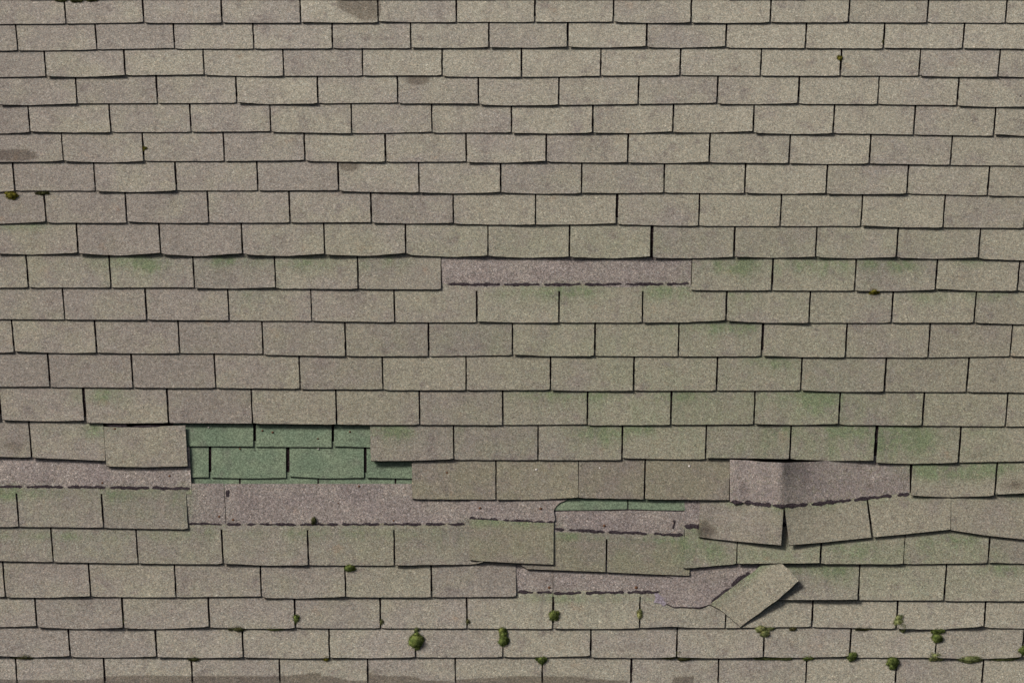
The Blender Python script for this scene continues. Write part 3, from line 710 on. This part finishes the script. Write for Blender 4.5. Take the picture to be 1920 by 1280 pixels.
# torn corner folded across the roof
e = slipped('torn_shingle', ('torn shingle swung diagonally with one tab pointing down, right of centre', (1400, 1120)))
buf = Buf()
poly_sheet(buf, [(1150, 1052), (1470, 1048), (1446, 1054), (1428, 1062), (1402, 1080), (1372, 1101), (1336, 1131), (1324, 1134.5), (1312, 1138), (1285, 1137), (1262, 1137.5), (1249, 1130), (1240, 1117), (1236, 1108), (1243, 1102), (1258, 1095), (1262, 1083), (1240, 1078)],
           lambda x, y: (6.6 + max(0, (y - 1075)) * .06) * MM, lambda x, y: (0, .8, 0, .3), 2.6 * MM)
hd = build('head_lap', buf, [M_GRAN, M_ASPH], e)
patch('torn_fibre', hd, [(1227, 1112), (1234, 1111), (1240, 1117), (1250, 1122), (1250, 1132), (1244, 1136), (1238, 1131), (1226, 1129), (1229, 1120)], 9.4, M_PALE, .8)
buf = Buf()
poly_sheet(buf, [(1331, 1132.5), (1360, 1110), (1400, 1080), (1431, 1057.5), (1466, 1056.5), (1478, 1066), (1497.5, 1088), (1460, 1122), (1388, 1174.5), (1362, 1152), (1348, 1141)],
           lambda x, y: (13 + max(0, (x - 1390)) * .22 + max(0, y - 1100) * .05 - max(0, 1075 - y) * .5) * MM,
           lambda x, y: (max(0, min(1, .75 - abs((y - 1132) - (x - 1333) * -.77) / 34)), 0, 0, .42), TT * MM, 8)
build('tab', buf, [M_GRAN, M_ASPH], e)
dash(hd, [(1249, 1131), (1263, 1138.5), (1286, 1138), (1312, 1139), (1325, 1135)], 2.6, 9.5, 'torn_edge')
dash(hd, [(1334, 1131), (1371, 1101)], 6.5, 12.5); dash(hd, [(1372, 1098), (1385, 1086), (1405, 1073)], 7.5, 9.5)

# ------------------------------------------------------------------ moss
def moss(x, y, parts, mat, label, h=9.0, seed=0):
    """cushion of leafy shoots; parts = (dx, dy, rx, ry) in pixels"""
    rn = random.Random(seed * 7 + int(x * 3 + y)); buf = Buf()
    lumps = []
    for (dx, dy, rx, ry) in parts:
        rx *= 1.12; ry *= 1.12; lumps.append((dx, dy, rx * .92, ry * .92))
        for _ in range(3 + int(rx / 3)):
            a = rn.random() * 6.2832; q = rn.uniform(.45, .95); f_ = rn.uniform(.25, .5)
            lumps.append((dx + math.cos(a) * rx * q, dy + math.sin(a) * ry * q, max(1.6, rx * f_), max(1.3, ry * f_)))
    for (dx, dy, rx, ry) in lumps:
        c = P(x + dx, y + dy, h * MM); ax, ay = rx * .00196, ry * .0022; az = min(ax, ay) * .95
        nu, nv = 9, 3; rows = []
        for j in range(nv + 1):
            ph = (j / nv) * math.pi * .5
            rows.append([buf.vert(c + Vector((math.cos(6.2832 * i / nu) * math.cos(ph) * ax * rn.uniform(.82, 1.08), math.sin(6.2832 * i / nu) * math.cos(ph) * ay * rn.uniform(.82, 1.08), math.sin(ph) * az * rn.uniform(.85, 1.05) - .002))) for i in range(nu)])
        for j in range(nv):
            for i in range(nu):
                buf.face((rows[j][i], rows[j][(i + 1) % nu], rows[j + 1][(i + 1) % nu], rows[j + 1][i]), 0)
        k = int(40 + 30 * min(12, rx * ry / 8))
        for _ in range(k):      # shoots
            u, v = rn.random() * 6.2832, math.asin(rn.random() ** .8)
            n = Vector((math.cos(u) * math.cos(v), math.sin(u) * math.cos(v), math.sin(v)))
            p = c + Vector((n.x * ax, n.y * ay, n.z * az - .001)) * rn.uniform(.88, 1.05)
            l = rn.uniform(.0020, .0062); q = n + Vector((rn.uniform(-.7, .7), rn.uniform(-.7, .7), rn.uniform(-.2, .6))); q.normalize()
            s_ = q.cross(Vector((rn.random(), rn.random(), .3))).normalized() * rn.uniform(.0006, .0013)
            a = buf.vert(p - s_); b_ = buf.vert(p + s_); d_ = buf.vert(p + q * l)
            buf.face((a, b_, d_), 0)
    ob = build('moss_clump', buf, [mat], None)
    tag(ob, label, 'moss', 'moss growing on the roof')
    return ob
mats = {'g': M_MOSS, 'p': M_MOSSP, 'y': M_MOSSY, 'b': M_MOSSB}
MOSS = [
 (22, 367, [(0, 0, 11, 7), (-4, -2, 6, 5)], 'y', 'yellow green moss cushion on a shingle at the upper left edge'),
 (80, 363, [(0, 0, 6, 3), (-8, -1, 6, 2), (6, -1, 5, 2)], 'b', 'thin dark moss streak just right of the yellow moss cushion'),
 (272, 279, [(0, 0, 3, 4)], 'y', 'tiny moss speck in a slot in the upper left'),
 (1575, 110, [(0, 0, 5, 4), (-3, -3, 3, 3)], 'y', 'tiny pale moss tuft in a slot near the top right'),
 (1655, 80, [(0, 0, 2.5, 4)], 'b', 'tiniest dark moss speck in a slot of the second course, top right'),
 (1638, 547, [(0, 0, 8, 5)], 'y', 'small olive moss cushion under a shingle edge, right of the bare mauve strip'),
 (588, 975, [(0, 0, 5, 6)], 'b', 'brown moss tuft on the bare mauve strip below the green hole'),
 (655, 1065, [(0, 0, 9, 6)], 'g', 'green moss cushion under a shingle edge, below the brown moss tuft'),
 (555, 1160, [(0, 0, 6, 7)], 'g', 'small moss tuft in a slot, left one of three in that course'),
 (715, 1167, [(0, 0, 4, 6)], 'b', 'small dull moss tuft in a slot, above left of the largest cushion'),
 (877, 1166, [(0, 0, 4, 5)], 'b', 'small dark moss tuft in a slot, above and between the two large cushions'),
 (233, 1165, [(0, 0, 3, 5)], 'b', 'tiny dark moss tuft in a slot at lower left'),
 (447, 1179, [(0, 0, 10, 4), (-12, -1, 7, 2.5)], 'b', 'dark moss clump under a shingle edge, lower left'),
 (512, 1178, [(0, 0, 12, 2.6), (12, -.5, 6, 2)], 'p', 'thin pale moss streak under a shingle edge, lower left of centre'),
 (780, 1204, [(0, 0, 14, 12), (2, -6, 10, 7)], 'g', 'largest round dark green moss cushion, lower centre'),
 (781, 1180, [(0, 0, 4, 4)], 'p', 'small pale moss tuft directly above the largest cushion'),
 (943, 1194, [(0, 8, 9, 9), (1, -3, 7, 7), (-1, -12, 7, 6)], 'g', 'tall bright green moss column in a slot, lower centre'),
 (1038, 1154, [(0, 0, 9, 9)], 'g', 'round green moss cushion on the long slot below the slipped strip'),
 (1199, 1153, [(0, 0, 5, 7), (1, -6, 4, 4)], 'p', 'pale green moss tuft in a slot left of the torn shingle'),
 (1430, 1182, [(-4, -3, 10, 6), (4, 6, 8, 6), (14, -4, 8, 3)], 'p', 'pale double moss clump below the tip of the torn shingle'),
 (1487, 1178, [(0, 0, 6, 3)], 'b', 'small moss scrap just right of the pale double clump'),
 (1687, 1168, [(-1, -9, 7, 6), (-2, 0, 9, 7), (6, 9, 7, 6)], 'p', 'chain of three pale moss cushions in a slot at lower right'),
 (1622, 1178, [(0, 0, 14, 2), (-12, 0, 6, 2)], 'b', 'faint moss line along a shingle edge, left of the three cushion chain'),
 (1757, 1197, [(0, 0, 10, 8), (4, -14, 11, 4), (-4, -13, 6, 4)], 'g', 'dark green moss cushion with a flat cap in a slot, lower right'),
 (1755, 1231, [(0, 0, 12, 6), (-8, 2, 6, 4)], 'p', 'pale moss cushion on the lowest shingle edge, lower right'),
 (1598, 1230, [(0, 0, 9, 7)], 'g', 'green moss cushion at a slot foot, left of the dark round one'),
 (1515, 1233, [(0, 0, 11, 3.4)], 'g', 'flat green moss clump on the lowest shingle edge, right of centre'),
 (1674, 1243, [(0, -2, 11, 8), (0, 6, 7, 6)], 'g', 'dark round moss cushion hanging over the lowest course, lower right'),
 (1818, 1236, [(0, 0, 19, 5), (-14, -1, 9, 3.5), (14, -1, 8, 3.5)], 'p', 'wide flat moss mat on the lowest shingle edge, near the right'),
 (1885, 1234, [(0, 0, 20, 3), (-14, 0, 8, 2.5)], 'p', 'long thin moss line on the lowest shingle edge, far right'),
 (1917, 1221, [(0, 0, 9, 8)], 'g', 'moss cushion cut by the right edge of the picture'),
 (1272, 1230, [(0, -4, 5, 5), (-16, 2, 12, 3), (10, 4, 11, 4), (26, 2, 12, 2.6)], 'b', 'wide dark moss mat under a slot, lower centre right'),
 (1016, 1236, [(0, 0, 9, 5), (0, 5, 4, 4)], 'g', 'green moss tuft at the top of a slot in the lowest course, centre'),
 (612, 1234, [(0, 0, 5, 4)], 'y', 'small yellowish moss tuft on the lowest shingle edge, left of centre'),
 (365, 1235, [(0, 0, 7, 3.5), (-6, -1, 6, 2.5)], 'b', 'dark moss clump at a slot top in the lowest course, left'),
 (45, 1231, [(0, 0, 14, 3.5), (-16, 0, 9, 2)], 'b', 'dark moss streak on the lowest shingle edge, far left corner'),
 (1440, 1233.5, [(0, 0, 22, 1.8), (30, .5, 14, 1.6)], 'p', 'very thin moss line on the lowest shingle edge, right of the wide dark mat'),
 (145, 1, [(0, 0, 14, 3), (-30, 0, 12, 2.5), (26, -1, 12, 2.5)], 'b', 'dark moss line at the very top edge, upper left'),
]
for i, (x, y, parts, m_, lab) in enumerate(MOSS):
    moss(x, y, parts, mats[m_], lab, 8.0, i)

for o in bpy.data.objects:
    if '_o' in o: del o['_o']
